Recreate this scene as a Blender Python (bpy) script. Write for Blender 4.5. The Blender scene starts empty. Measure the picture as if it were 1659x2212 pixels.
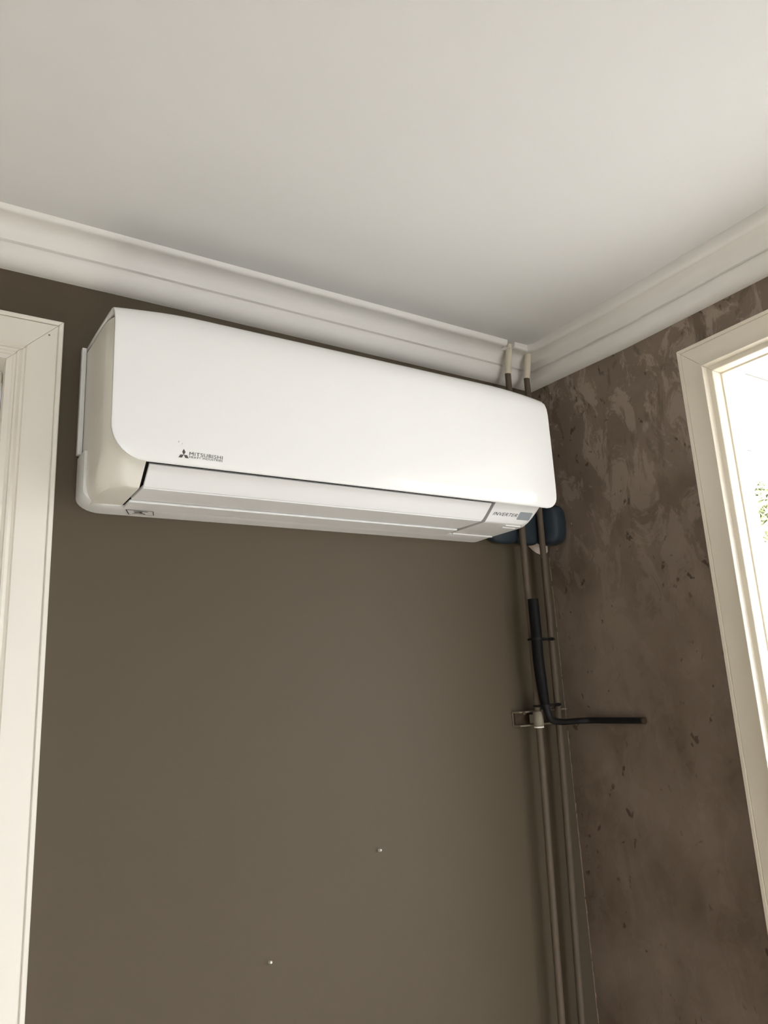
import bpy, bmesh, math, random
from mathutils import Vector, Matrix
S = bpy.context.scene
COL = S.collection
R = math.radians

# ------------------------------------------------------------------ camera
cam_d = bpy.data.cameras.new('camera')
cam_d.sensor_fit = 'VERTICAL'
cam_d.sensor_height = 36.0
cam_d.lens = 1575.32 / 2212 * 36.0
cam_d.clip_start = 0.02
cam = bpy.data.objects.new('camera', cam_d)
COL.objects.link(cam)
cam.location = (-1.27364, -1.25775, 0.0)
cam.rotation_mode = 'XYZ'
cam.rotation_euler = (R(103.5298), R(2.92379), R(-32.1144))
S.camera = cam

# ------------------------------------------------------------------ world (bright overcast sky)
w = bpy.data.worlds.new('world'); S.world = w; w.use_nodes = True
wn = w.node_tree; bg = wn.nodes['Background']
bg.inputs[0].default_value = (0.95, 0.975, 1.045, 1)
bg.inputs[1].default_value = 4.7

def portal(name, loc, rot, sx, sy):
    l = bpy.data.lights.new(name, 'AREA'); l.shape = 'RECTANGLE'; l.size = sx; l.size_y = sy
    l.cycles.is_portal = True
    o = bpy.data.objects.new(name, l); COL.objects.link(o); o.location = loc; o.rotation_euler = rot
portal('window_portal', (0.07, -0.85, -0.10), (0, R(90), 0), 1.4, 0.74)
portal('window_portal', (-0.795, -4.73, -0.42), (R(-90), 0, 0), 1.45, 2.2)

# ------------------------------------------------------------------ sun (falls through the window onto the floor below the picture)
sun = bpy.data.lights.new('sun', 'SUN'); sun.energy = 13.0; sun.angle = R(0.6); sun.color = (1.0, 0.955, 0.905)
sun_o = bpy.data.objects.new('sun', sun); COL.objects.link(sun_o); sun_o.location = (6, 2, 6)
sun_o.rotation_euler = Vector((-0.72, -0.16, -0.68)).to_track_quat('-Z', 'Y').to_euler()

# ------------------------------------------------------------------ view
S.view_settings.view_transform = 'Standard'
S.view_settings.look = 'None'
S.view_settings.exposure = 1.04
S.view_settings.gamma = 1.0
S.view_settings.use_curve_mapping = False

# ------------------------------------------------------------------ materials
def mat(name, col, rough=0.5, spec=0.5, coat=0.0, metal=0.0, bump=None, noise=None):
    m = bpy.data.materials.new(name); m.use_nodes = True
    nt = m.node_tree; b = nt.nodes['Principled BSDF']
    b.inputs['Base Color'].default_value = (*col, 1)
    b.inputs['Roughness'].default_value = rough
    b.inputs['Specular IOR Level'].default_value = spec
    b.inputs['Coat Weight'].default_value = coat
    b.inputs['Coat Roughness'].default_value = 0.04
    b.inputs['Metallic'].default_value = metal
    tc = nt.nodes.new('ShaderNodeTexCoord')
    if noise:
        sc, amt = noise
        n = nt.nodes.new('ShaderNodeTexNoise'); n.inputs['Scale'].default_value = sc
        n.inputs['Detail'].default_value = 4
        nt.links.new(tc.outputs['Object'], n.inputs['Vector'])
        mx = nt.nodes.new('ShaderNodeMix'); mx.data_type = 'RGBA'
        mx.inputs[6].default_value = (*[c * (1 - amt) for c in col], 1)
        mx.inputs[7].default_value = (*[min(1, c * (1 + amt)) for c in col], 1)
        nt.links.new(n.outputs[0], mx.inputs[0]); nt.links.new(mx.outputs[2], b.inputs['Base Color'])
    if bump:
        sc, st, di = bump
        n2 = nt.nodes.new('ShaderNodeTexNoise'); n2.inputs['Scale'].default_value = sc
        n2.inputs['Detail'].default_value = 3
        nt.links.new(tc.outputs['Object'], n2.inputs['Vector'])
        bp = nt.nodes.new('ShaderNodeBump'); bp.inputs['Strength'].default_value = st
        bp.inputs['Distance'].default_value = di
        nt.links.new(n2.outputs[0], bp.inputs['Height']); nt.links.new(bp.outputs[0], b.inputs['Normal'])
    return m

M = {}
M['ceiling'] = mat('ceiling_paint', (0.765, 0.757, 0.737), 0.85, 0.2, bump=(3.0, 0.05, 0.01), noise=(1.2, 0.02))
M['cornice'] = mat('cornice_paint', (0.88, 0.85, 0.805), 0.5, 0.35, noise=(6, 0.02))
M['wall_paint'] = mat('grey_brown_paint', (0.104, 0.081, 0.054), 0.55, 0.2, bump=(40, 0.04, 0.002), noise=(2.5, 0.04))
M['white_wall'] = mat('white_wall_paint', (0.84, 0.82, 0.78), 0.8, 0.2, noise=(2, 0.02))
M['casing'] = mat('cream_gloss_paint', (0.88, 0.83, 0.745), 0.45, 0.35, noise=(4, 0.02))
M['win_casing'] = mat('cream_window_paint', (0.86, 0.785, 0.655), 0.30, 0.5, noise=(4, 0.02))
M['panel'] = mat('glossy_white_plastic', (0.87, 0.86, 0.84), 0.08, 0.4, noise=(3, 0.006))
M['plastic'] = mat('white_plastic', (0.89, 0.885, 0.875), 0.35, 0.5, noise=(5, 0.01))
M['plastic_side'] = mat('bounce_tinted_plastic', (0.88, 0.855, 0.78), 0.25, 0.5, noise=(5, 0.01))  # white plastic, warm bounced light on the left end put into the colour
M['flap'] = mat('flap_plastic', (0.89, 0.885, 0.88), 0.4, 0.4, noise=(5, 0.01))
M['dark_vent'] = mat('dark_vent', (0.012, 0.011, 0.010), 0.7, 0.2, noise=(60, 0.4))
M['print'] = mat('grey_print', (0.085, 0.078, 0.070), 0.5, 0.3, noise=(300, 0.1))
M['print_dark'] = mat('dark_print', (0.03, 0.03, 0.03), 0.5, 0.3, noise=(300, 0.1))
M['display'] = mat('grey_display', (0.33, 0.36, 0.38), 0.25, 0.5, noise=(80, 0.03))
M['pipe_brown'] = mat('brown_pipe_paint', (0.125, 0.095, 0.068), 0.55, 0.25, noise=(25, 0.10), bump=(120, 0.1, 0.001))
M['pipe_cream'] = mat('cream_pipe_paint', (0.78, 0.70, 0.56), 0.45, 0.4, noise=(25, 0.05), bump=(120, 0.1, 0.001))
M['navy'] = mat('navy_foam', (0.022, 0.034, 0.045), 0.55, 0.4, noise=(35, 0.15), bump=(300, 0.15, 0.001))
M['black'] = mat('black_rubber', (0.008, 0.0075, 0.0075), 0.55, 0.15, noise=(90, 0.5), bump=(150, 0.3, 0.001))
M['black_tail'] = mat('black_plastic', (0.008, 0.0075, 0.007), 0.55, 0.3, noise=(50, 0.3))
M['bracket'] = mat('painted_bracket', (0.22, 0.185, 0.14), 0.45, 0.4, noise=(70, 0.45), bump=(200, 0.3, 0.001))
M['rust'] = mat('rusty_recess', (0.07, 0.045, 0.028), 0.7, 0.3, noise=(90, 0.5))
M['clip'] = mat('painted_clip', (0.24, 0.205, 0.155), 0.45, 0.4, noise=(60, 0.15))
M['bare'] = mat('bare_plaster', (0.78, 0.66, 0.55), 0.8, 0.2, noise=(120, 0.15))
M['seam'] = mat('seam_plaster', (0.52, 0.40, 0.31), 0.7, 0.3, noise=(160, 0.5))
M['plug'] = mat('white_plug', (0.82, 0.78, 0.70), 0.4, 0.4, noise=(100, 0.05))
M['steel'] = mat('steel', (0.6, 0.6, 0.6), 0.3, 0.5, metal=1.0, noise=(50, 0.1))
M['floor'] = mat('pale_floor', (0.80, 0.755, 0.675), 0.4, 0.4, noise=(9, 0.2))
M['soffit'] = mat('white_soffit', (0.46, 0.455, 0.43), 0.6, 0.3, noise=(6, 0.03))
M['lawn'] = mat('paving', (0.26, 0.26, 0.255), 0.9, 0.1, noise=(8, 0.15))
M['leaf'] = mat('leaf', (0.60, 0.62, 0.40), 0.6, 0.2, noise=(3, 0.3))
M['bark'] = mat('bark', (0.18, 0.13, 0.09), 0.9, 0.1, noise=(12, 0.3), bump=(30, 0.5, 0.02))
M['brass'] = mat('handle_metal', (0.55, 0.5, 0.42), 0.3, 0.5, metal=1.0, noise=(30, 0.05))

def glass_mat():
    m = bpy.data.materials.new('window_glass'); m.use_nodes = True; nt = m.node_tree
    nt.nodes.clear()
    out = nt.nodes.new('ShaderNodeOutputMaterial'); t = nt.nodes.new('ShaderNodeBsdfTransparent')
    g = nt.nodes.new('ShaderNodeBsdfGlossy'); g.inputs['Roughness'].default_value = 0.02
    t.inputs[0].default_value = (0.96, 0.975, 0.965, 1)
    lw = nt.nodes.new('ShaderNodeLayerWeight'); lw.inputs[0].default_value = 0.5
    pw = nt.nodes.new('ShaderNodeMath'); pw.operation = 'POWER'; pw.inputs[1].default_value = 5.0
    f = nt.nodes.new('ShaderNodeMath'); f.operation = 'MULTIPLY_ADD'; f.inputs[1].default_value = 0.93; f.inputs[2].default_value = 0.06
    nt.links.new(lw.outputs['Facing'], pw.inputs[0]); nt.links.new(pw.outputs[0], f.inputs[0])
    mx = nt.nodes.new('ShaderNodeMixShader')
    nt.links.new(f.outputs[0], mx.inputs[0]); nt.links.new(t.outputs[0], mx.inputs[1]); nt.links.new(g.outputs[0], mx.inputs[2])
    nt.links.new(mx.outputs[0], out.inputs[0]); return m
M['glass'] = glass_mat()

def plaster_mat():
    """brown scraped plaster: cloudy base, crisp lighter scrape patches, dark pits and vertical smears"""
    m = bpy.data.materials.new('mottled_brown_plaster'); m.use_nodes = True
    nt = m.node_tree; b = nt.nodes['Principled BSDF']; L = nt.links.new
    tc = nt.nodes.new('ShaderNodeTexCoord')
    def mapping(s, off=(0, 0, 0)):
        mp = nt.nodes.new('ShaderNodeMapping'); mp.inputs['Scale'].default_value = s
        mp.inputs['Location'].default_value = off
        L(tc.outputs['Object'], mp.inputs['Vector']); return mp.outputs[0]
    def noise(vec, sc, det=5, rough=0.55, dist=0.0):
        n = nt.nodes.new('ShaderNodeTexNoise'); n.inputs['Scale'].default_value = sc
        n.inputs['Detail'].default_value = det; n.inputs['Roughness'].default_value = rough
        n.inputs['Distortion'].default_value = dist
        L(vec, n.inputs['Vector']); return n.outputs[0]
    def ramp(v, pts):
        r = nt.nodes.new('ShaderNodeValToRGB'); e = r.color_ramp.elements
        e[0].position, e[1].position = pts[0][0], pts[-1][0]
        e[0].color = (*[pts[0][1]] * 3, 1); e[1].color = (*[pts[-1][1]] * 3, 1)
        for p, c in pts[1:-1]:
            x = e.new(p); x.color = (c, c, c, 1)
        L(v, r.inputs[0]); return r.outputs[0]
    def mix(fac, a, bb):
        x = nt.nodes.new('ShaderNodeMix'); x.data_type = 'RGBA'
        if fac is not None: L(fac, x.inputs[0])
        for k, v in ((6, a), (7, bb)):
            if isinstance(v, tuple): x.inputs[k].default_value = (*v, 1)
            else: L(v, x.inputs[k])
        return x.outputs[2]
    def mul(a, bb):
        x = nt.nodes.new('ShaderNodeMath'); x.operation = 'MULTIPLY'
        L(a, x.inputs[0])
        if isinstance(bb, float): x.inputs[1].default_value = bb
        else: L(bb, x.inputs[1])
        return x.outputs[0]
    flat = mapping((1, 1, 0.8)); tall = mapping((1, 1, 0.35), (3, 1, 2))
    cloud = noise(flat, 7, 6, 0.6, 0.6)
    base = mix(ramp(cloud, [(0.32, 0), (0.68, 1)]), PL_DARK, PL_MID)
    big = ramp(noise(mapping((1, 1, 0.9), (7, 2, 5)), 4.2, 3, 0.5, 0.4), [(0.38, 0), (0.62, 1)])
    base = mix(mul(big, 0.55), base, PL_LIGHT)
    # crisp light scrape patches, more of them high up the wall
    sep = nt.nodes.new('ShaderNodeSeparateXYZ'); L(tc.outputs['Object'], sep.inputs[0])
    hi = nt.nodes.new('ShaderNodeMapRange'); hi.inputs[1].default_value = 0.1; hi.inputs[2].default_value = 0.6
    hi.inputs[3].default_value = 0.12; hi.inputs[4].default_value = 1.0
    L(sep.outputs[2], hi.inputs[0])
    p = ramp(noise(mapping((1, 1, 0.6), (1, 4, 9)), 15, 10, 0.70, 0.7), [(0.495, 0), (0.545, 1)])
    base = mix(mul(mul(p, 0.55), hi.outputs[0]), base, PL_PATCH)
    p2 = ramp(noise(tall, 22, 6, 0.6, 0.5), [(0.56, 0), (0.60, 1)])
    base = mix(mul(mul(p2, 0.6), hi.outputs[0]), base, PL_DARK)
    # dark pits
    pit = ramp(noise(mapping((1, 1, 0.75), (5, 5, 1)), 60, 2, 0.5, 0.3), [(0.665, 0), (0.71, 1)])
    zone = ramp(noise(mapping((1, 1, 1), (2, 8, 3)), 6, 2), [(0.44, 0), (0.56, 1)])
    base = mix(mul(mul(pit, zone), 0.8), base, PL_PIT)
    L(base, b.inputs['Base Color'])
    b.inputs['Roughness'].default_value = 0.55
    b.inputs['Specular IOR Level'].default_value = 0.3
    bp = nt.nodes.new('ShaderNodeBump'); bp.inputs['Strength'].default_value = 0.25; bp.inputs['Distance'].default_value = 0.004
    L(noise(flat, 16, 6), bp.inputs['Height']); L(bp.outputs[0], b.inputs['Normal'])
    return m
PL_DARK = (0.140, 0.098, 0.070); PL_MID = (0.220, 0.166, 0.124); PL_LIGHT = (0.285, 0.222, 0.172)
PL_PATCH = (0.46, 0.375, 0.31); PL_PIT = (0.060, 0.038, 0.026)
M['plaster'] = plaster_mat()

# ------------------------------------------------------------------ helpers
def mesh_obj(name, verts, faces, m, parent=None, smooth=40, bevel=0, bseg=2, solid=0):
    me = bpy.data.meshes.new(name)
    me.from_pydata([tuple(v) for v in verts], [], faces); me.update()
    bm = bmesh.new(); bm.from_mesh(me)
    bmesh.ops.remove_doubles(bm, verts=bm.verts, dist=1e-6)
    bmesh.ops.recalc_face_normals(bm, faces=bm.faces)
    bm.to_mesh(me); bm.free()
    if smooth:
        me.shade_smooth(); me.set_sharp_from_angle(angle=R(smooth))
    me.materials.append(m)
    o = bpy.data.objects.new(name, me); COL.objects.link(o)
    if parent is not None: attach(o, parent)
    if solid:
        s = o.modifiers.new('solid', 'SOLIDIFY'); s.thickness = solid; s.offset = -1
    if bevel:
        bv = o.modifiers.new('bevel', 'BEVEL'); bv.width = bevel; bv.segments = bseg
        bv.limit_method = 'ANGLE'; bv.angle_limit = R(40); bv.harden_normals = False
    return o
def attach(o, parent):
    o.parent = parent
    t = Vector(parent.location)
    if parent.parent: t = t + Vector(parent.parent.location)
    if parent.type == 'EMPTY': o.matrix_parent_inverse = Matrix.Translation(-t)
def thing(name, label, cat=None, loc=(0, 0, 0), group=None, kind=None):
    o = bpy.data.objects.new(name, None); COL.objects.link(o); o.location = loc
    o.empty_display_size = 0.05
    return tag(o, label, cat, group, kind)
def tag(o, label, cat=None, group=None, kind=None):
    o['label'] = label
    if cat: o['category'] = cat
    if group: o['group'] = group
    if kind: o['kind'] = kind
    return o
def box(x0, x1, y0, y1, z0, z1):
    v = [(x, y, z) for z in (z0, z1) for y in (y0, y1) for x in (x0, x1)]
    f = [(0, 1, 3, 2), (4, 5, 7, 6), (0, 1, 5, 4), (2, 3, 7, 6), (0, 2, 6, 4), (1, 3, 7, 5)]
    return v, f
class MB:
    def __init__(s): s.v = []; s.f = []
    def add(s, vf):
        n = len(s.v); s.v += list(vf[0]); s.f += [tuple(i + n for i in f) for f in vf[1]]; return s
def loft(rings, close_ring=True, cap=True):
    n = len(rings[0]); v = [p for r in rings for p in r]; f = []
    for i in range(len(rings) - 1):
        for j in range(n if close_ring else n - 1):
            k = (j + 1) % n
            f.append((i * n + j, i * n + k, (i + 1) * n + k, (i + 1) * n + j))
    if cap:
        f.append(tuple(range(n))); f.append(tuple((len(rings) - 1) * n + j for j in range(n)))
    return v, f
def tube(path, rad, n=20, cap=True):
    P = [Vector(p) for p in path]; rings = []
    rs = rad if isinstance(rad, (list, tuple)) else [rad] * len(P)
    t = (P[1] - P[0]).normalized()
    u = t.orthogonal().normalized()
    for i, p in enumerate(P):
        a = P[max(0, i - 1)]; b = P[min(len(P) - 1, i + 1)]
        t = (b - a).normalized(); u = (u - t * u.dot(t)).normalized(); w_ = t.cross(u)
        rings.append([p + (u * math.cos(2 * math.pi * k / n) + w_ * math.sin(2 * math.pi * k / n)) * rs[i] for k in range(n)])
    return loft(rings, True, cap)
def smooth_path(pts, n=8):
    P = [Vector(p) for p in pts]; out = []
    for i in range(len(P) - 1):
        p0 = P[max(0, i - 1)]; p1 = P[i]; p2 = P[i + 1]; p3 = P[min(len(P) - 1, i + 2)]
        for k in range(n):
            t = k / n
            out.append(0.5 * ((2 * p1) + (p2 - p0) * t + (2 * p0 - 5 * p1 + 4 * p2 - p3) * t * t + (3 * p1 - p0 - 3 * p2 + p3) * t ** 3))
    out.append(P[-1]); return out
def interp(tab, x):
    if x <= tab[0][0]: return tab[0][1]
    for (a, fa), (b, fb) in zip(tab, tab[1:]):
        if x <= b: return fa + (fb - fa) * (x - a) / (b - a)
    return tab[-1][1]

XW = 0.006            # plane of the right wall
ZC = 0.790            # ceiling
ZF = -1.60            # floor
XL, YF = -4.3, -4.65  # far walls

# ------------------------------------------------------------------ setting: shell
def wall_with_holes(name, plane, lo, hi, holes, t, m, label):
    """plane 'x' or 'y'; lo/hi = ((a0,a1),(z0,z1)); holes (a0,a1,z0,z1); t = (p0,p1) thickness span"""
    a0, a1 = lo; z0, z1 = hi; mb = MB()
    xs = sorted({a0, a1, *[h[0] for h in holes], *[h[1] for h in holes]})
    zs = sorted({z0, z1, *[h[2] for h in holes], *[h[3] for h in holes]})
    def solid(i, j):
        if not (0 <= i < len(xs) - 1 and 0 <= j < len(zs) - 1): return False
        cx = (xs[i] + xs[i + 1]) / 2; cz = (zs[j] + zs[j + 1]) / 2
        return not any(h[0] < cx < h[1] and h[2] < cz < h[3] for h in holes)
    def P(a, z, p): return (p, a, z) if plane == 'x' else (a, p, z)
    for i in range(len(xs) - 1):
        for j in range(len(zs) - 1):
            if not solid(i, j): continue
            A, B, Z, Y = xs[i], xs[i + 1], zs[j], zs[j + 1]
            for p in t: mb.add(([P(A, Z, p), P(B, Z, p), P(B, Y, p), P(A, Y, p)], [(0, 1, 2, 3)]))
            for di, dj, q in ((-1, 0, ((A, Z), (A, Y))), (1, 0, ((B, Z), (B, Y))), (0, -1, ((A, Z), (B, Z))), (0, 1, ((A, Y), (B, Y)))):
                if not solid(i + di, j + dj):
                    mb.add(([P(*q[0], t[0]), P(*q[1], t[0]), P(*q[1], t[1]), P(*q[0], t[1])], [(0, 1, 2, 3)]))
    return tag(mesh_obj(name, mb.v, mb.f, m, smooth=0), label, kind='structure')

WIN1 = (-1.20, -0.4985, -0.80, 0.567)      # y0,y1,z0,z1 of the opening in the right wall
WIN2 = (-1.50, -0.09, -1.50, 0.66)      # x0,x1 in the wall behind the camera
DOOR = (-2.02, -1.186, ZF, 0.556)

wall_back = wall_with_holes('wall_back', 'y', (XL, XW + 0.06), (ZF, 0.85), [DOOR], (0.0, 0.10), M['wall_paint'],
                            'smooth grey-brown painted wall behind the air conditioner')
wall_right = wall_with_holes('wall_right', 'x', (YF, 0.0), (ZF, 0.85), [WIN1], (XW, XW + 0.055), M['plaster'],
                             'mottled dark brown scraped plaster wall around the window')
wall_with_holes('wall_front', 'y', (XL, XW + 0.055), (ZF, 0.85), [WIN2], (YF - 0.06, YF), M['white_wall'], 'pale wall behind the viewer')
o = mesh_obj('wall_left', *box(XL - 0.1, XL, YF, 0, ZF, 0.85), M['white_wall'], smooth=0)
tag(o, 'pale wall on the far left outside the picture', kind='structure')
o = mesh_obj('floor', *box(XL - 0.1, XW + 0.055, YF - 0.06, 0.1, ZF - 0.1, ZF), M['floor'], smooth=0); tag(o, 'pale floor', kind='structure')
o = mesh_obj('ceiling', *box(XL - 0.1, XW + 0.055, YF - 0.06, 0.1, ZC, ZC + 0.08), M['ceiling'], smooth=0)
tag(o, 'plain matt white ceiling', kind='structure')

# ------------------------------------------------------------------ cornice
CP = [(0.000, 0.0), (0.006, 0.0002), (0.012, 0.0012), (0.0185, 0.0036), (0.025, 0.0080), (0.030, 0.0150), (0.0328, 0.0230), (0.0335, 0.0295), (0.0330, 0.0318),
      (0.0300, 0.0330), (0.0302, 0.0348), (0.0362, 0.0358), (0.0372, 0.0400), (0.0390, 0.0465), (0.0425, 0.0530), (0.0480, 0.0585), (0.0555, 0.0618), (0.0640, 0.0632), (0.0715, 0.0634),
      (0.0718, 0.0618), (0.0770, 0.0612), (0.0808, 0.0628), (0.0835, 0.0668), (0.0848, 0.0715), (0.0850, 0.0780), (0.0850, 0.090), (0.0, 0.090)]
random.seed(4)
def cornice_back():
    zb = lambda x: 0.7150 + 0.0055 * min(1.0, -x / 1.0)
    xs = [XL] + [-2.0 + 0.1 * i for i in range(18)]
    xs += [-0.25, -0.2, -0.16, -0.1415, -0.1405, -0.134, -0.126, -0.1195, -0.1185]
    rings = []
    for x in xs:
        k = 1.0 if -0.1405 - 1e-6 <= x <= -0.1195 + 1e-6 else 0.0
        ring = []
        for t, dz in CP:
            tt = t
            if k and t > 0.0717 and dz < 0.089: tt = 0.062 + 0.10 * (t - 0.0725) + random.uniform(-0.003, 0.003)   # broken-out notch
            z = min(zb(x) + dz * ((ZC + 0.002 - zb(x)) / 0.090 if dz > 0.08 else 1.0), ZC + 0.004)
            ring.append((x, -tt, z))
        rings.append(ring)
    rings.append([(XW - t, -t, min(0.7150 + dz, ZC + 0.004)) for t, dz in CP])
    v, f = loft(rings); return v, f
def cornice_right():
    zb = lambda y: 0.7150 - 0.0105 * min(1.0, -y / 0.3)
    rings = [[(XW - t, -t, min(0.7150 + dz, ZC + 0.004)) for t, dz in CP]]
    for y in [-0.1, -0.15, -0.2, -0.25, -0.3, -0.4, -0.8, -1.5, YF]:
        s = 0.985
        rings.append([(XW - t * 0.90 - 0.0, y, min(zb(y) + dz * (1.0 if dz < 0.08 else 1.2), ZC + 0.004)) for t, dz in CP])
    return loft(rings)
o = mesh_obj('trim_1', *cornice_back(), M['cornice'], smooth=50); tag(o, 'white moulded cornice above the air conditioner', kind='structure')
o = mesh_obj('trim_2', *cornice_right(), M['cornice'], smooth=50); tag(o, 'white moulded cornice above the window', kind='structure')

# ------------------------------------------------------------------ framed casings (door, windows)
def casing_piece(a, b, inn, nrm, prof, cut_a, cut_b, gap=0.0004):
    """profile (d inwards, t off the wall) swept from a to b, ends mitred along inn"""
    a, b, inn, nrm = Vector(a), Vector(b), Vector(inn), Vector(nrm)
    ax = (b - a).normalized(); rings = []
    for p, c in ((a, cut_a), (b, -cut_b)):
        rings.append([p + inn * d + nrm * t + ax * (c * d + (gap if c > 0 else -gap if c < 0 else 0)) for d, t in prof])
    return loft(rings)
DPROF = [(0, 0), (0, 0.0195), (0.0015, 0.022), (0.0065, 0.022), (0.0080, 0.0205), (0.0082, 0.0175), (0.0095, 0.0175), (0.0098, 0.0205),
         (0.0545, 0.0205), (0.0565, 0.0165), (0.0600, 0.0160), (0.0620, 0.0190), (0.0650, 0.0210), (0.0680, 0.0205), (0.0695, 0.0165),
         (0.0725, 0.0155), (0.0745, 0.0175), (0.0770, 0.0178), (0.0830, 0.0178), (0.0830, -0.05), (0.0780, -0.05), (0.0780, 0)]
door = thing('door_1', 'cream painted door and moulded casing left of the air conditioner', loc=(-1.6, 0, ZF), kind='structure')
xo, zo = -1.1055, 0.6345
mesh_obj('casing_jamb', *casing_piece((xo, 0, ZF), (xo, 0, zo), (-1, 0, 0), (0, -1, 0), DPROF, 0, 1), M['casing'], door, smooth=25)
mesh_obj('casing_jamb', *casing_piece((-2.1, 0, ZF), (-2.1, 0, zo), (1, 0, 0), (0, -1, 0), DPROF, 0, 1), M['casing'], door, smooth=25)
mesh_obj('casing_head', *casing_piece((-2.1, 0, zo), (xo, 0, zo), (0, 0, -1), (0, -1, 0), DPROF, 1, 1), M['casing'], door, smooth=25)
mb = MB(); mb.add(box(-2.016, -1.190, 0.03, 0.07, ZF + 0.006, 0.548))
leaf = mesh_obj('door_leaf', mb.v, mb.f, M['casing'], door, bevel=0.002)
for z0, z1 in ((-1.45, -0.55), (-0.40, 0.43)):
    for x0, x1 in ((-1.90, -1.64), (-1.56, -1.30)):
        mesh_obj('raised_panel', *box(x0, x1, 0.024, 0.032, z0, z1), M['casing'], leaf, bevel=0.004)
mesh_obj('door_handle', *tube(smooth_path([(-1.25, 0.03, -0.55), (-1.25, -0.02, -0.55), (-1.29, -0.025, -0.55), (-1.36, -0.025, -0.55)]), 0.009), M['brass'], leaf)
mesh_obj('nail_hole', *tube([(-1.1276, -0.0202, 0.6057), (-1.1276, -0.0207, 0.6057)], 0.0016, 8), M['bracket'], door)

WPROF = [(0, 0), (0, 0.0185), (0.0012, 0.0205), (0.0070, 0.0205), (0.0080, 0.0195), (0.0082, 0.0180), (0.0090, 0.0180), (0.0092, 0.0195),
         (0.0515, 0.0195), (0.0518, 0.0255), (0.0526, 0.0265), (0.0540, 0.0262), (0.0570, 0.0168), (0.0574, 0.0160), (0.0665, 0.0160), (0.0676, 0.0150),
         (0.0680, 0.0135), (0.0680, -0.0105), (0.0600, -0.0105), (0.0600, 0)]
def window(name, plane, a0, a1, z0, z1, p, nrm, label, center):
    """opening a0..a1, z0..z1 in wall plane p; nrm = sign pointing into the room"""
    win = thing(name, label, loc=center, kind='structure')
    def P(a, z, d=0.0): return (p + nrm * d, a, z) if plane == 'x' else (a, p + nrm * d, z)
    def V(a, z): return (0, a, z) if plane == 'x' else (a, 0, z)
    N = (nrm, 0, 0) if plane == 'x' else (0, nrm, 0)
    e = 0.0665; A0, A1, Z0, Z1 = a0 - e, a1 + e, z0 - e, z1 + e
    for nm, s, t, inn in (('casing_jamb', (A1, Z0), (A1, Z1), V(-1, 0)), ('casing_jamb', (A0, Z0), (A0, Z1), V(1, 0)),
                          ('casing_head', (A0, Z1), (A1, Z1), V(0, -1)), ('casing_apron', (A0, Z0), (A1, Z0), V(0, 1))):
        mesh_obj(nm, *casing_piece(P(*s), P(*t), inn, N, WPROF, 1, 1), M['win_casing'], win, smooth=18)
    # sash: four bars and a pane
    b = 0.0045
    def bar(nm, q0, q1, r0, r1):
        lo, hi = P(q0, r0, -0.010), P(q1, r1, -0.053)
        mesh_obj(nm, *box(min(lo[0], hi[0]), max(lo[0], hi[0]), min(lo[1], hi[1]), max(lo[1], hi[1]), r0, r1), M['win_casing'], win, bevel=0.001)
    bar('sash_stile', a1 - b, a1, z0, z1); bar('sash_stile', a0, a0 + b, z0, z1)
    bar('sash_rail', a0 + b, a1 - b, z1 - b, z1); bar('sash_rail', a0 + b, a1 - b, z0, z0 + b)
    g = 0.001
    mesh_obj('pane', [P(a0 + g + b, z0 + b + g, -0.022), P(a1 - b - g, z0 + b + g, -0.022), P(a1 - b - g, z1 - b - g, -0.022), P(a0 + b + g, z1 - b - g, -0.022)],
             [(0, 1, 2, 3)], M['glass'], win, smooth=0)
    return win
window('window_1', 'x', *WIN1, XW, -1, 'bright window with cream moulded casing in the mottled brown wall', (XW, -0.85, -0.8))
window('window_2', 'y', *WIN2, YF, 1, 'wide window in the wall behind the viewer', (-0.80, YF, -1.50))

# ------------------------------------------------------------------ outside
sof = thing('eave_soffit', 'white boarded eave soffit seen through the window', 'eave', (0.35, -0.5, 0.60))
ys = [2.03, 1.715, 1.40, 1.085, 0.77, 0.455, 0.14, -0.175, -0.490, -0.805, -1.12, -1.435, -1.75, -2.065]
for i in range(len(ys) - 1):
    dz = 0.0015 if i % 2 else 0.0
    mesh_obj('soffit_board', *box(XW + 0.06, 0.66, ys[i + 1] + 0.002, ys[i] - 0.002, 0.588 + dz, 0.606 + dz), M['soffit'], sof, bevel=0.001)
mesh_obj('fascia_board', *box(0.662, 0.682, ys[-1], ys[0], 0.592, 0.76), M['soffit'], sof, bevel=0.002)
o = mesh_obj('ground', *box(-40, 40, -40, 40, -1.95, -1.85), M['lawn'], smooth=0); tag(o, 'pale paving outside the windows', kind='structure')
def tree(x, y, h, r, label):
    t = thing('garden_tree', label, 'tree', (x, y, -1.85))
    mesh_obj('trunk', *tube(smooth_path([(x, y, -1.9), (x + 0.05, y, -0.8), (x - 0.03, y + 0.04, h * 0.5), (x, y, h)], 4), [0.13 - 0.006 * i for i in range(13)], 10), M['bark'], t)
    v, f = [], []
    rnd = random.Random(int(x * 10))
    for k in range(2600):
        while True:
            q = Vector((rnd.uniform(-1, 1), rnd.uniform(-1, 1), rnd.uniform(-1, 1)))
            if 0.2 < q.length < 1: break
        c = Vector((x, y, h)) + q * r
        a = Vector((rnd.uniform(-1, 1), rnd.uniform(-1, 1), rnd.uniform(-1, 1))).normalized(); b_ = a.orthogonal().normalized()
        n = len(v); s = rnd.uniform(0.05, 0.1)
        v += [c - a * s, c + b_ * s * 0.5 + a.cross(b_) * 0.01, c + a * s, c - b_ * s * 0.5]; f.append((n, n + 1, n + 2, n + 3))
    o = mesh_obj('foliage', v, f, M['leaf'], t, smooth=0); o['kind'] = 'stuff'
tree(7.0, 3.15, 1.75, 0.40, 'pale yellow-green tree outside the bright window')

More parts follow.
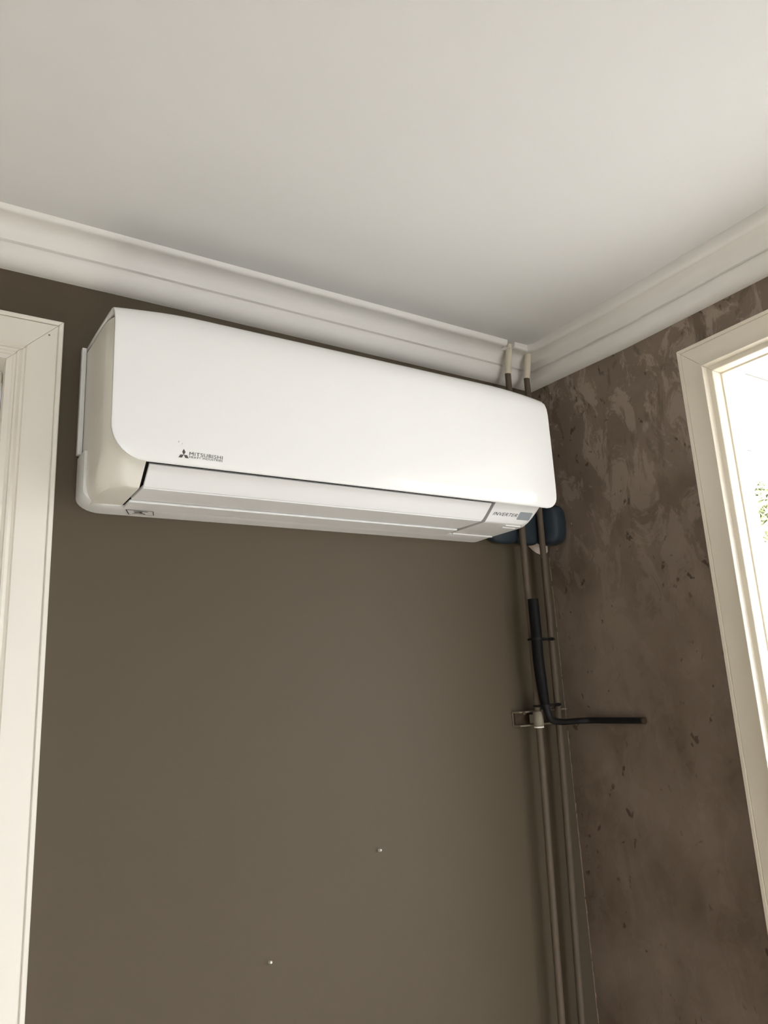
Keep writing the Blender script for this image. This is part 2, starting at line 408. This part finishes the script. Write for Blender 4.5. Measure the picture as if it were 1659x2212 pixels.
# ------------------------------------------------------------------ AIR CONDITIONER
ac = thing('air_conditioner', 'white wall mounted split air conditioner with grey logo under the cornice', 'air conditioner', (-0.63, 0, 0.31))
AX0, AX1 = -1.0665, -0.1965
# wall plate / rear frame
def plate(x0, x1):
    v, f = box(x0, x1, -0.013, -0.0005, 0.404, 0.5985)
    return mesh_obj('side_flange', v, f, M['plastic'], ac, bevel=0.0012, bseg=2)
plate(-1.0735, -1.0655); plate(-0.1975, -0.1895)
def drop(x):
    d = min(x - AX0, AX1 - x); u = max(0.0, 1 - max(d, 0) / 0.135); return u ** 2.0
MIDP = [(-0.004, 0.6005), (-0.06, 0.6005), (-0.115, 0.6000), (-0.160, 0.5985), (-0.190, 0.5955), (-0.209, 0.5905), (-0.222, 0.5820), (-0.2315, 0.5690), (-0.2365, 0.5530), (-0.2385, 0.5350)]
ENDP = [(-0.004, 0.5990), (-0.06, 0.5935), (-0.110, 0.5880), (-0.155, 0.5830), (-0.190, 0.5790), (-0.212, 0.5760), (-0.2245, 0.5710), (-0.2330, 0.5610), (-0.2370, 0.5490), (-0.2385, 0.5350)]
LOWP = [(-0.2387, 0.49), (-0.2388, 0.45), (-0.2388, 0.41), (-0.2387, 0.390), (-0.2386, 0.3785), (-0.2384, 0.370), (-0.2381, 0.362), (-0.2376, 0.3545), (-0.2369, 0.348), (-0.2359, 0.3425), (-0.2348, 0.3385), (-0.2335, 0.3358), (-0.2310, 0.3345)]
def panel_mesh():
    ss = [0, .004, .01, .02, .035, .055, .08, .11, .14, .17] + [0.2 + 0.06 * i for i in range(11)] + [.83, .86, .89, .92, .945, .965, .98, .99, .996, 1]
    zb = 0.3345; rings = []
    for s in ss:
        ring = []
        x0 = AX0 + s * (AX1 - AX0)
        k = drop(x0)
        prof = [(a[0] + (b[0] - a[0]) * k, a[1] + (b[1] - a[1]) * k) for a, b in zip(MIDP, ENDP)] + LOWP
        for y, z in prof:
            lx = rx = 0.0
            if y < -0.2 and z < 0.5:
                r = 0.050
                if z < zb + r: q = r - (z - zb); lx = r - math.sqrt(max(0, r * r - q * q))
                r = 0.024
                if z < zb + r: q = r - (z - zb); rx = r - math.sqrt(max(0, r * r - q * q))
            x = (AX0 + lx) + s * ((AX1 - rx) - (AX0 + lx))
            ring.append((x, y, z))
        rings.append(ring)
    v, f = loft(rings, close_ring=False, cap=False)
    return v, f
fp = mesh_obj('front_panel', *panel_mesh(), M['panel'], ac, smooth=60, solid=0.0055, bevel=0.0012)
def ztop(y, k=1.0):
    return interp([(-p[0], p[1]) for p in ENDP], -y) - 0.0075
def end_cap(xo0, xi_tab, rx, ry):
    sgn = 1 if xo0 < xi_tab[0][1] else -1
    levels = [(0.3112, -0.060, 0.026), (0.3116, -0.1600, 0.021), (0.3122, -0.1675, 0.016), (0.3136, -0.1695, 0.011), (0.3200, -0.1770, 0.0055), (0.3280, -0.1865, 0.0025), (0.3400, -0.2005, 0), (0.3520, -0.2145, 0), (0.3600, -0.2235, 0), (0.3660, -0.2295, 0), (0.372, -0.2318, 0),
              (0.40, -0.2325, 0), (0.45, -0.2325, 0), (0.50, -0.2325, 0), (0.54, -0.2310, 0), (0.60, -0.2250, 0)]
    n = 12; rings = []
    for z, yf, ins in levels:
        ry_ = min(ry, -yf * 0.75); ring = []; xo = xo0 + sgn * ins
        def xi(y): return interp(xi_tab, -y)
        ring.append((xi(-0.002), -0.002, z)); ring.append((xo, -0.002, z)); ring.append((xo, (yf + ry_) * 0.5, z))
        for k in range(n + 1):
            a = math.pi / 2 * k / n
            ring.append((xo + sgn * rx * (1 - math.cos(a)), yf + ry_ - ry_ * math.sin(a), z))
        ring.append((xi(yf), yf, z))
        ring = [(x, y, min(zz, ztop(y))) for x, y, zz in ring]
        rings.append(ring)
    return loft(rings)
mesh_obj('end_cap', *end_cap(-1.0650, [(0, -1.0085), (0.22, -1.0085)], 0.030, 0.070), M['plastic_side'], ac, smooth=24)
capr = mesh_obj('end_cap', *end_cap(-0.1985, [(0, -0.3325), (0.22, -0.3310)], 0.026, 0.040), M['plastic'], ac, smooth=38)
# inner body behind the flaps
CORE = [(-0.002, 0.3125), (-0.06, 0.3125), (-0.085, 0.320), (-0.160, 0.324), (-0.172, 0.330), (-0.195, 0.349), (-0.215, 0.366), (-0.228, 0.380), (-0.228, 0.54), (-0.20, 0.568), (-0.10, 0.580), (-0.002, 0.590)]
mesh_obj('inner_body', *loft([[(x, y, z) for y, z in CORE] for x in (-1.0084, -0.3330)]), M['dark_vent'], ac, smooth=30)
# air outlet flaps
def flap(name, top, under, xl, xr):
    """top/under lists (y,z); xl/xr tables of x against -y"""
    prof = top + under[::-1]
    rings = []
    for t in (0, 0.004, 0.5, 0.996, 1.0):
        ring = []
        for y, z in prof:
            a, b = interp(xl, -y), interp(xr, -y)
            ring.append((a + t * (b - a), y, z))
        rings.append(ring)
    return mesh_obj(name, *loft(rings), M['flap'], ac, smooth=30, bevel=0.0007)
XLT = [(0.08, -1.0035), (0.222, -1.0025)]
XRT = [(0.085, -0.3425), (0.222, -0.3375)]
flap('upper_flap', [(-0.2008, 0.3411), (-0.1985, 0.3390), (-0.1900, 0.3312), (-0.1800, 0.3225), (-0.1720, 0.3162), (-0.1686, 0.3138)],
     [(-0.1978, 0.3446), (-0.1955, 0.3425), (-0.1870, 0.3347), (-0.1770, 0.3260), (-0.1700, 0.3205), (-0.1686, 0.3195)], XLT, XRT)
flap('lower_flap', [(-0.1668, 0.3134), (-0.1655, 0.3124), (-0.1400, 0.3122), (-0.1150, 0.3122), (-0.0945, 0.3124)],
     [(-0.1668, 0.3180), (-0.1655, 0.3182), (-0.1400, 0.3182), (-0.1150, 0.3182), (-0.0945, 0.3182)], XLT, XRT)
# base frame with rounded rear corners
def base_mesh():
    rings = []
    def outline(x0, x1, zb, zt, r, rz):
        pts = [(x0, zt)]
        for k in range(9):
            a = math.pi / 2 * k / 8; pts.append((x0 + r * (1 - math.cos(a)), zb + rz * (1 - math.sin(a))))
        for k in range(9):
            a = math.pi / 2 * (1 - k / 8); pts.append((x1 - r * (1 - math.cos(a)), zb + rz * (1 - math.sin(a))))
        pts.append((x1, zt)); return pts
    for y, x0, x1, zb, zt in ((-0.0005, -1.0705, -0.1930, 0.3085, 0.400), (-0.030, -1.0700, -0.1945, 0.3088, 0.399), (-0.052, -1.0695, -0.1965, 0.3092, 0.399), (-0.056, -1.0690, -0.1975, 0.3105, 0.3985)):
        rings.append([(x, y, z) for x, z in outline(x0, x1, zb, zt, 0.040, 0.023)])
    return loft(rings)
mesh_obj('base_frame', *base_mesh(), M['plastic'], ac, smooth=40)
mesh_obj('base_lip', *box(-1.0050, -0.3430, -0.0925, -0.046, 0.3088, 0.3135), M['plastic'], ac, bevel=0.0012)
# added ribs on the right of the underside, imitating bright reflected lines
for pts in (((-0.3290, -0.0560, 0.3112), (-0.2200, -0.0535, 0.3112)), ):
    a, b = pts; mesh_obj('glint_rib', *box(a[0], b[0], a[1] - 0.003, a[1] + 0.0015, 0.3090, 0.3125), M['plastic'], ac, bevel=0.0006)
for x0, x1, y, z in ((-0.2700, -0.2300, -0.1560, 0.3098), (-0.2640, -0.2290, -0.1390, 0.3096)):
    mesh_obj('glint_rib', *box(x0, x1, y - 0.004, y + 0.002, z, z + 0.004), M['plastic'], ac, bevel=0.0006)

# flat print helpers
def fit_text(body, quad, m, name, parent, bold=0.0, shear=0.0, spacing=1.0):
    """quad: bottom-left, bottom-right, top-right, top-left corners in space"""
    c = bpy.data.curves.new('text', 'FONT'); c.body = body; c.offset = bold; c.shear = shear; c.space_character = spacing
    c.resolution_u = 3
    t = bpy.data.objects.new('text', c); COL.objects.link(t)
    dg = bpy.context.evaluated_depsgraph_get(); dg.update()
    me = bpy.data.meshes.new_from_object(t.evaluated_get(dg)); bpy.data.objects.remove(t)
    vs = [v.co.copy() for v in me.vertices]; fs = [tuple(p.vertices) for p in me.polygons]
    bpy.data.meshes.remove(me)
    x0 = min(v.x for v in vs); x1 = max(v.x for v in vs); y0 = min(v.y for v in vs); y1 = max(v.y for v in vs)
    Q = [Vector(q) for q in quad]; out = []
    for v in vs:
        a = (v.x - x0) / (x1 - x0); b = (v.y - y0) / (y1 - y0)
        out.append((Q[0] * (1 - a) + Q[1] * a) * (1 - b) + (Q[3] * (1 - a) + Q[2] * a) * b)
    return mesh_obj(name, out, fs, m, parent, smooth=0)
def yq(z): return interp(sorted([(p[1], p[0]) for p in LOWP]), z) - 0.00035
def on_panel(x, z): return (x, yq(z), z)
# three-diamond emblem: centre, three rhombi
ctr = Vector((-0.9625, 0.3495)); L_, W_ = 0.0088, 0.0026
v, f = [], []
for ang in (90, 210, 330):
    d = Vector((math.cos(R(ang)), math.sin(R(ang)))); n_ = Vector((-d.y, d.x))
    k = len(v)
    for p in (ctr, ctr + d * L_ / 2 - n_ * W_ * 0.98, ctr + d * L_, ctr + d * L_ / 2 + n_ * W_ * 0.98): v.append(on_panel(p.x, p.y))
    f.append((k, k + 1, k + 2, k + 3))
mesh_obj('emblem', v, f, M['print'], fp, smooth=0)
fit_text('MITSUBISHI', [on_panel(-0.9540, 0.3497), on_panel(-0.9026, 0.3497), on_panel(-0.9026, 0.3550), on_panel(-0.9540, 0.3550)], M['print'], 'lettering', fp, bold=0.0, spacing=1.08)
fit_text('HEAVY INDUSTRIES', [on_panel(-0.9540, 0.3459), on_panel(-0.9026, 0.3459), on_panel(-0.9026, 0.3490), on_panel(-0.9540, 0.3490)], M['print'], 'lettering', fp, bold=0.006, spacing=1.1)
for x, z, s in ((-0.9707, 0.3686, 0.0012), (-0.9655, 0.3660, 0.0008)):
    mesh_obj('scuff_mark', [on_panel(x - s * .5, z - s), on_panel(x + s * .3, z - s), on_panel(x + s * .7, z + s), on_panel(x, z + s)], [(0, 1, 2, 3)], M['bracket'], fp, smooth=0)
# right cap print: slanted plane through levels
def yz_cap(z): return interp([(0.3136, -0.1695), (0.3200, -0.1770), (0.3280, -0.1865), (0.3400, -0.2005)], z) - 0.0005
def cap_pt(x, z): return (x, yz_cap(z), z)
fit_text('INVERTER', [cap_pt(-0.3228, 0.3236), cap_pt(-0.2600, 0.3240), cap_pt(-0.2600, 0.3290), cap_pt(-0.3228, 0.3286)], M['print_dark'], 'lettering', capr, bold=0.0, shear=0.25, spacing=1.05)
dw = [cap_pt(x, z) for x, z in ((-0.2565, 0.3212), (-0.2550, 0.3200), (-0.2240, 0.3203), (-0.2225, 0.3215), (-0.2225, 0.3280), (-0.2225, 0.3318), (-0.2240, 0.3330), (-0.2550, 0.3327), (-0.2565, 0.3315), (-0.2565, 0.3280))]
mesh_obj('display_window', dw, [tuple(range(10))], M['display'], capr, smooth=0)
# outlined warning sticker under the left end
zs_ = 0.3081
st = mesh_obj('sticker', [(-0.9985, -0.0440, zs_), (-0.955, -0.0455, zs_), (-0.947, -0.0190, zs_), (-0.9863, -0.0130, zs_)], [(0, 1, 2, 3)], M['plastic'], ac, smooth=0)
mb = MB(); z2 = zs_ - 0.0003
def line(p, q, wd):
    p, q = Vector(p), Vector(q); n_ = (q - p).normalized(); n_ = Vector((-n_.y, n_.x)) * wd
    mb.add(([(*(p + n_), z2), (*(p - n_), z2), (*(q - n_), z2), (*(q + n_), z2)], [(0, 1, 2, 3)]))
qq = [(-0.9985, -0.0440), (-0.955, -0.0455), (-0.947, -0.0190), (-0.9863, -0.0130)]
for i in range(4): line(qq[i], qq[(i + 1) % 4], 0.0005 if i % 2 == 0 else 0.0008)
line((-0.985, -0.038), (-0.962, -0.0395), 0.0016); line((-0.982, -0.030), (-0.970, -0.036), 0.0022); line((-0.976, -0.034), (-0.962, -0.022), 0.0016)
line((-0.983, -0.022), (-0.968, -0.025), 0.0012)
mesh_obj('pictogram', mb.v, mb.f, M['print'], st, smooth=0)

# ------------------------------------------------------------------ navy insulated pipe sleeve into the right wall
def sleeve():
    cz, hz = 0.3545, 0.0475; rings = []; prof = []
    for a, b, hy in ((-0.1915, -0.112, 0.0165), (-0.112, -0.0475, 0.0170), (-0.0475, XW, 0.0375)):
        for k in range(13):
            t = k / 12; q = 1 - abs(2 * t - 1) ** 4.0
            prof.append((a + (b - a) * t, hy * (0.72 + 0.28 * q) if hy > 0.02 else hy * (0.80 + 0.20 * q), hz * (0.78 + 0.22 * q)))
    for i, (x, hy, h) in enumerate(prof):
        if i and x - prof[i - 1][0] < 1e-6: x += 0.0006
        ring = []
        for k in range(40):
            a = 2 * math.pi * k / 40; c, q = math.cos(a), math.sin(a); e = 0.62
            ring.append((x, -0.0025 - hy + hy * math.copysign(abs(c) ** e, c), cz + h * math.copysign(abs(q) ** e, q)))
        rings.append(ring)
    return loft(rings)
o = mesh_obj('insulation_sleeve', *sleeve(), M['navy'], smooth=60)
tag(o, 'dark navy foam pipe insulation bulging into the brown wall below the air conditioner', 'insulation')

# ------------------------------------------------------------------ heating pipes
def pipe(pts_low, pts_up, label):
    t = thing('heating_pipe', label, 'pipe', pts_low[-1], group='vertical heating pipes in the corner')
    mesh_obj('brown_length', *tube(smooth_path(pts_low, 6), 0.0072, 24), M['pipe_brown'], t, smooth=60)
    mesh_obj('cream_length', *tube(smooth_path(pts_up, 4), 0.0079, 24), M['pipe_cream'], t, smooth=60)
PL = [(-0.1235, -0.0560, 0.7175), (-0.1215, -0.0520, 0.50), (-0.1168, -0.0450, 0.30), (-0.1232, -0.0450, -0.13), (-0.1390, -0.0455, -0.655), (-0.165, -0.046, ZF)]
PR = [(-0.0625, -0.0560, 0.7170), (-0.0605, -0.0520, 0.50), (-0.0568, -0.0450, 0.30), (-0.0632, -0.0450, -0.13), (-0.0850, -0.0455, -0.665), (-0.121, -0.046, ZF)]
pipe(PL, [(-0.1200, -0.0660, ZC + 0.004), (-0.1215, -0.0615, 0.755), (-0.1235, -0.0560, 0.7175)], 'left brown heating pipe with cream painted top beside the broken cornice edge')
pipe(PR, [(-0.0590, -0.0670, ZC + 0.004), (-0.0600, -0.0620, 0.755), (-0.0625, -0.0560, 0.7170)], 'right brown heating pipe with cream painted top at the cornice corner')

# ------------------------------------------------------------------ black conduit, its thin tail, cable ties
cd = thing('cable_conduit', 'black conduit standing between the two brown pipes and bending along the wall', 'conduit', (-0.12, -0.0655, -0.09))
mesh_obj('conduit_riser', *tube(smooth_path([(-0.1235, -0.0650, 0.174), (-0.1232, -0.0650, 0.10), (-0.1245, -0.0650, 0.04), (-0.1215, -0.0655, -0.02), (-0.1170, -0.0660, -0.058)], 6),
                                [0.0119] * 17 + [0.0112, 0.011, 0.0108, 0.0105, 0.010, 0.0095, 0.0090, 0.0085], 24), M['black'], cd, smooth=60)
tail = smooth_path([(-0.1180, -0.0660, -0.050), (-0.1140, -0.0670, -0.072), (-0.1050, -0.0680, -0.0860), (-0.075, -0.0680, -0.0925), (-0.035, -0.0660, -0.0935), (-0.010, -0.078, -0.0935), (-0.0025, -0.100, -0.0935), (-0.0015, -0.150, -0.0935), (-0.0015, -0.2225, -0.0932)], 8)
mesh_obj('conduit_tail', *tube(tail, [0.0088 - 0.0022 * min(1, i / 24) for i in range(len(tail))], 20), M['black_tail'], cd, smooth=60)
mesh_obj('tail_end', *tube([(-0.0015, -0.2220, -0.0932), (-0.0015, -0.2262, -0.0932)], 0.0070, 16), M['rust'], cd, smooth=60)

def hull(pts):
    pts = sorted(set(pts)); cr = lambda o, a, b: (a[0] - o[0]) * (b[1] - o[1]) - (a[1] - o[1]) * (b[0] - o[0])
    lo = []
    for p in pts:
        while len(lo) >= 2 and cr(lo[-2], lo[-1], p) <= 0: lo.pop()
        lo.append(p)
    up = []
    for p in reversed(pts):
        while len(up) >= 2 and cr(up[-2], up[-1], p) <= 0: up.pop()
        up.append(p)
    return lo[:-1] + up[:-1]
def tie(z, circles, label):
    t = thing('cable_tie', label, 'cable tie', (circles[0][0], circles[0][1], z), group='black cable ties on the pipes')
    def ring(e): return hull([(round(x + (r + e) * math.cos(a), 6), round(y + (r + e) * math.sin(a), 6)) for x, y, r in circles for a in [2 * math.pi * k / 20 for k in range(20)]])
    outer, h = ring(0.0018), 0.0022
    inn = ring(0.0003); 
    n = min(len(outer), len(inn)); outer, inn = outer[:n], inn[:n]
    rings = [[(x, y, z - h) for x, y in outer], [(x, y, z + h) for x, y in outer], [(x, y, z + h) for x, y in inn], [(x, y, z - h) for x, y in inn]]
    v = [p for r in rings for p in r]; f = []
    for i in range(4):
        for j in range(n):
            k = (j + 1) % n; f.append((i * n + j, i * n + k, ((i + 1) % 4) * n + k, ((i + 1) % 4) * n + j))
    mesh_obj('band', v, f, M['black_tail'], t, smooth=40)
    x, y, r = circles[-1]
    mesh_obj('lock_head', *box(x - 0.012, x - 0.005, y - r - 0.006, y - r - 0.0012, z - 0.0035, z + 0.0035), M['black'], t, bevel=0.0008)
tie(0.0865, [(-0.1201, -0.0450, 0.0072), (-0.1233, -0.0650, 0.0114), (-0.0600, -0.0450, 0.0072)], 'upper black cable tie around conduit and brown pipes')
tie(-0.0560, [(-0.1221, -0.0450, 0.0072), (-0.1172, -0.0660, 0.0092), (-0.0621, -0.0450, 0.0072)], 'lower black cable tie just above the pipe bracket')

# ------------------------------------------------------------------ pipe bracket
br = thing('pipe_bracket', 'worn painted pipe bracket clamping the left pipe in the corner', 'bracket', (-0.09, 0, -0.08))
mb = MB(); mb.add(box(-0.158, -0.014, -0.004, -0.0005, -0.098, -0.066))
mb.add(box(-0.158, -0.014, -0.026, -0.004, -0.0695, -0.066)); mb.add(box(-0.158, -0.014, -0.026, -0.004, -0.098, -0.0945))
rail = mesh_obj('rail', mb.v, mb.f, M['bracket'], br, bevel=0.0008)
mesh_obj('rail_recess', *box(-0.157, -0.015, -0.010, -0.0041, -0.0944, -0.0696), M['rust'], br)
def clip():
    x, y = -0.1226, -0.0450; n = 28; rings = []
    for z, r in ((-0.0990, 0.0092), (-0.0965, 0.0112), (-0.0700, 0.0112), (-0.0675, 0.0092)):
        rings.append([(x + r * math.cos(2 * math.pi * k / n), y + r * math.sin(2 * math.pi * k / n), z) for k in range(n)])
    mb = MB(); mb.add(loft(rings)); mb.add(box(x - 0.006, x + 0.006, -0.038, -0.024, -0.092, -0.074)); return mb.v, mb.f
mesh_obj('clip', *clip(), M['clip'], br, smooth=40)
mesh_obj('clip_rim', *tube([(-0.1228, -0.0450, -0.1015), (-0.1228, -0.0450, -0.0985)], 0.0104, 24), M['plug'], br, smooth=40)
mesh_obj('screw_head', *tube([(-0.1460, -0.026, -0.070), (-0.1460, -0.0285, -0.070)], 0.004, 12), M['rust'], br)

# ------------------------------------------------------------------ small traces on the walls
rnd = random.Random(11)
def seam():
    v, f = [], []; z = 0.285; segs = []
    while z > -0.75:
        ln = rnd.uniform(0.03, 0.09); segs.append((z, z - ln)); z -= ln + rnd.choice([0, 0, 0.004, 0.012])
    for a, b in segs:
        k = 6
        for i in range(k):
            z0 = a + (b - a) * i / k; z1 = a + (b - a) * (i + 1) / k
            w0 = rnd.uniform(0.0014, 0.0036); n = len(v)
            v += [(XW - 0.0006, -0.0006, z0), (XW - 0.0007, -0.0006 - w0, z0), (XW - 0.0007, -0.0006 - w0 * rnd.uniform(0.7, 1.2), z1), (XW - 0.0006, -0.0006, z1)]
            f.append((n, n + 1, n + 2, n + 3))
    return v, f
mesh_obj('plaster_seam', *seam(), M['seam'], wall_right, smooth=0)
v, f = [], []
for y, z, s in ((-0.0640, 0.6880, 0.0018), (-0.0690, 0.6800, 0.0010), (-0.0840, 0.3520, 0.0016), (-0.030, 0.300, 0.0012)):
    n = len(v); v += [(XW - 0.0008, y - s * .4, z - s * 1.6), (XW - 0.0008, y + s * .4, z - s * 1.4), (XW - 0.0008, y + s * .5, z + s * 1.6), (XW - 0.0008, y - s * .5, z + s)]; f.append((n, n + 1, n + 2, n + 3))
mesh_obj('paint_chip', v, f, M['bare'], wall_right, smooth=0)
pts = [(-0.0660, 0.318), (-0.0560, 0.3080), (-0.0450, 0.3000), (-0.0350, 0.2945), (-0.024, 0.2915), (-0.012, 0.2925), (-0.003, 0.2945), (0.003, 0.300), (0.004, 0.320)]
mesh_obj('bare_patch', [(x, -0.0012, z) for x, z in pts] + [(x, -0.0002, z) for x, z in pts], [tuple(range(9))] + [(i, (i + 1) % 9, 9 + (i + 1) % 9, 9 + i) for i in range(9)], M['bare'], wall_back, smooth=0)
def plug(x, z, label):
    t = tube(smooth_path([(x, 0.004, z), (x + 0.0006, -0.006, z + 0.0012), (x + 0.001, -0.0085, z + 0.0022)], 3), [0.0022] * 5 + [0.0018, 0.0006], 12)
    o = mesh_obj('wall_plug', *t, M['plug'], smooth=50)
    tag(o, label, 'wall plug', 'small white plugs in the grey-brown wall')
plug(-0.5140, -0.2945, 'small white wall plug, the upper right of the two in the wall')
plug(-0.7360, -0.4330, 'small white wall plug, the lower left of the two in the wall')
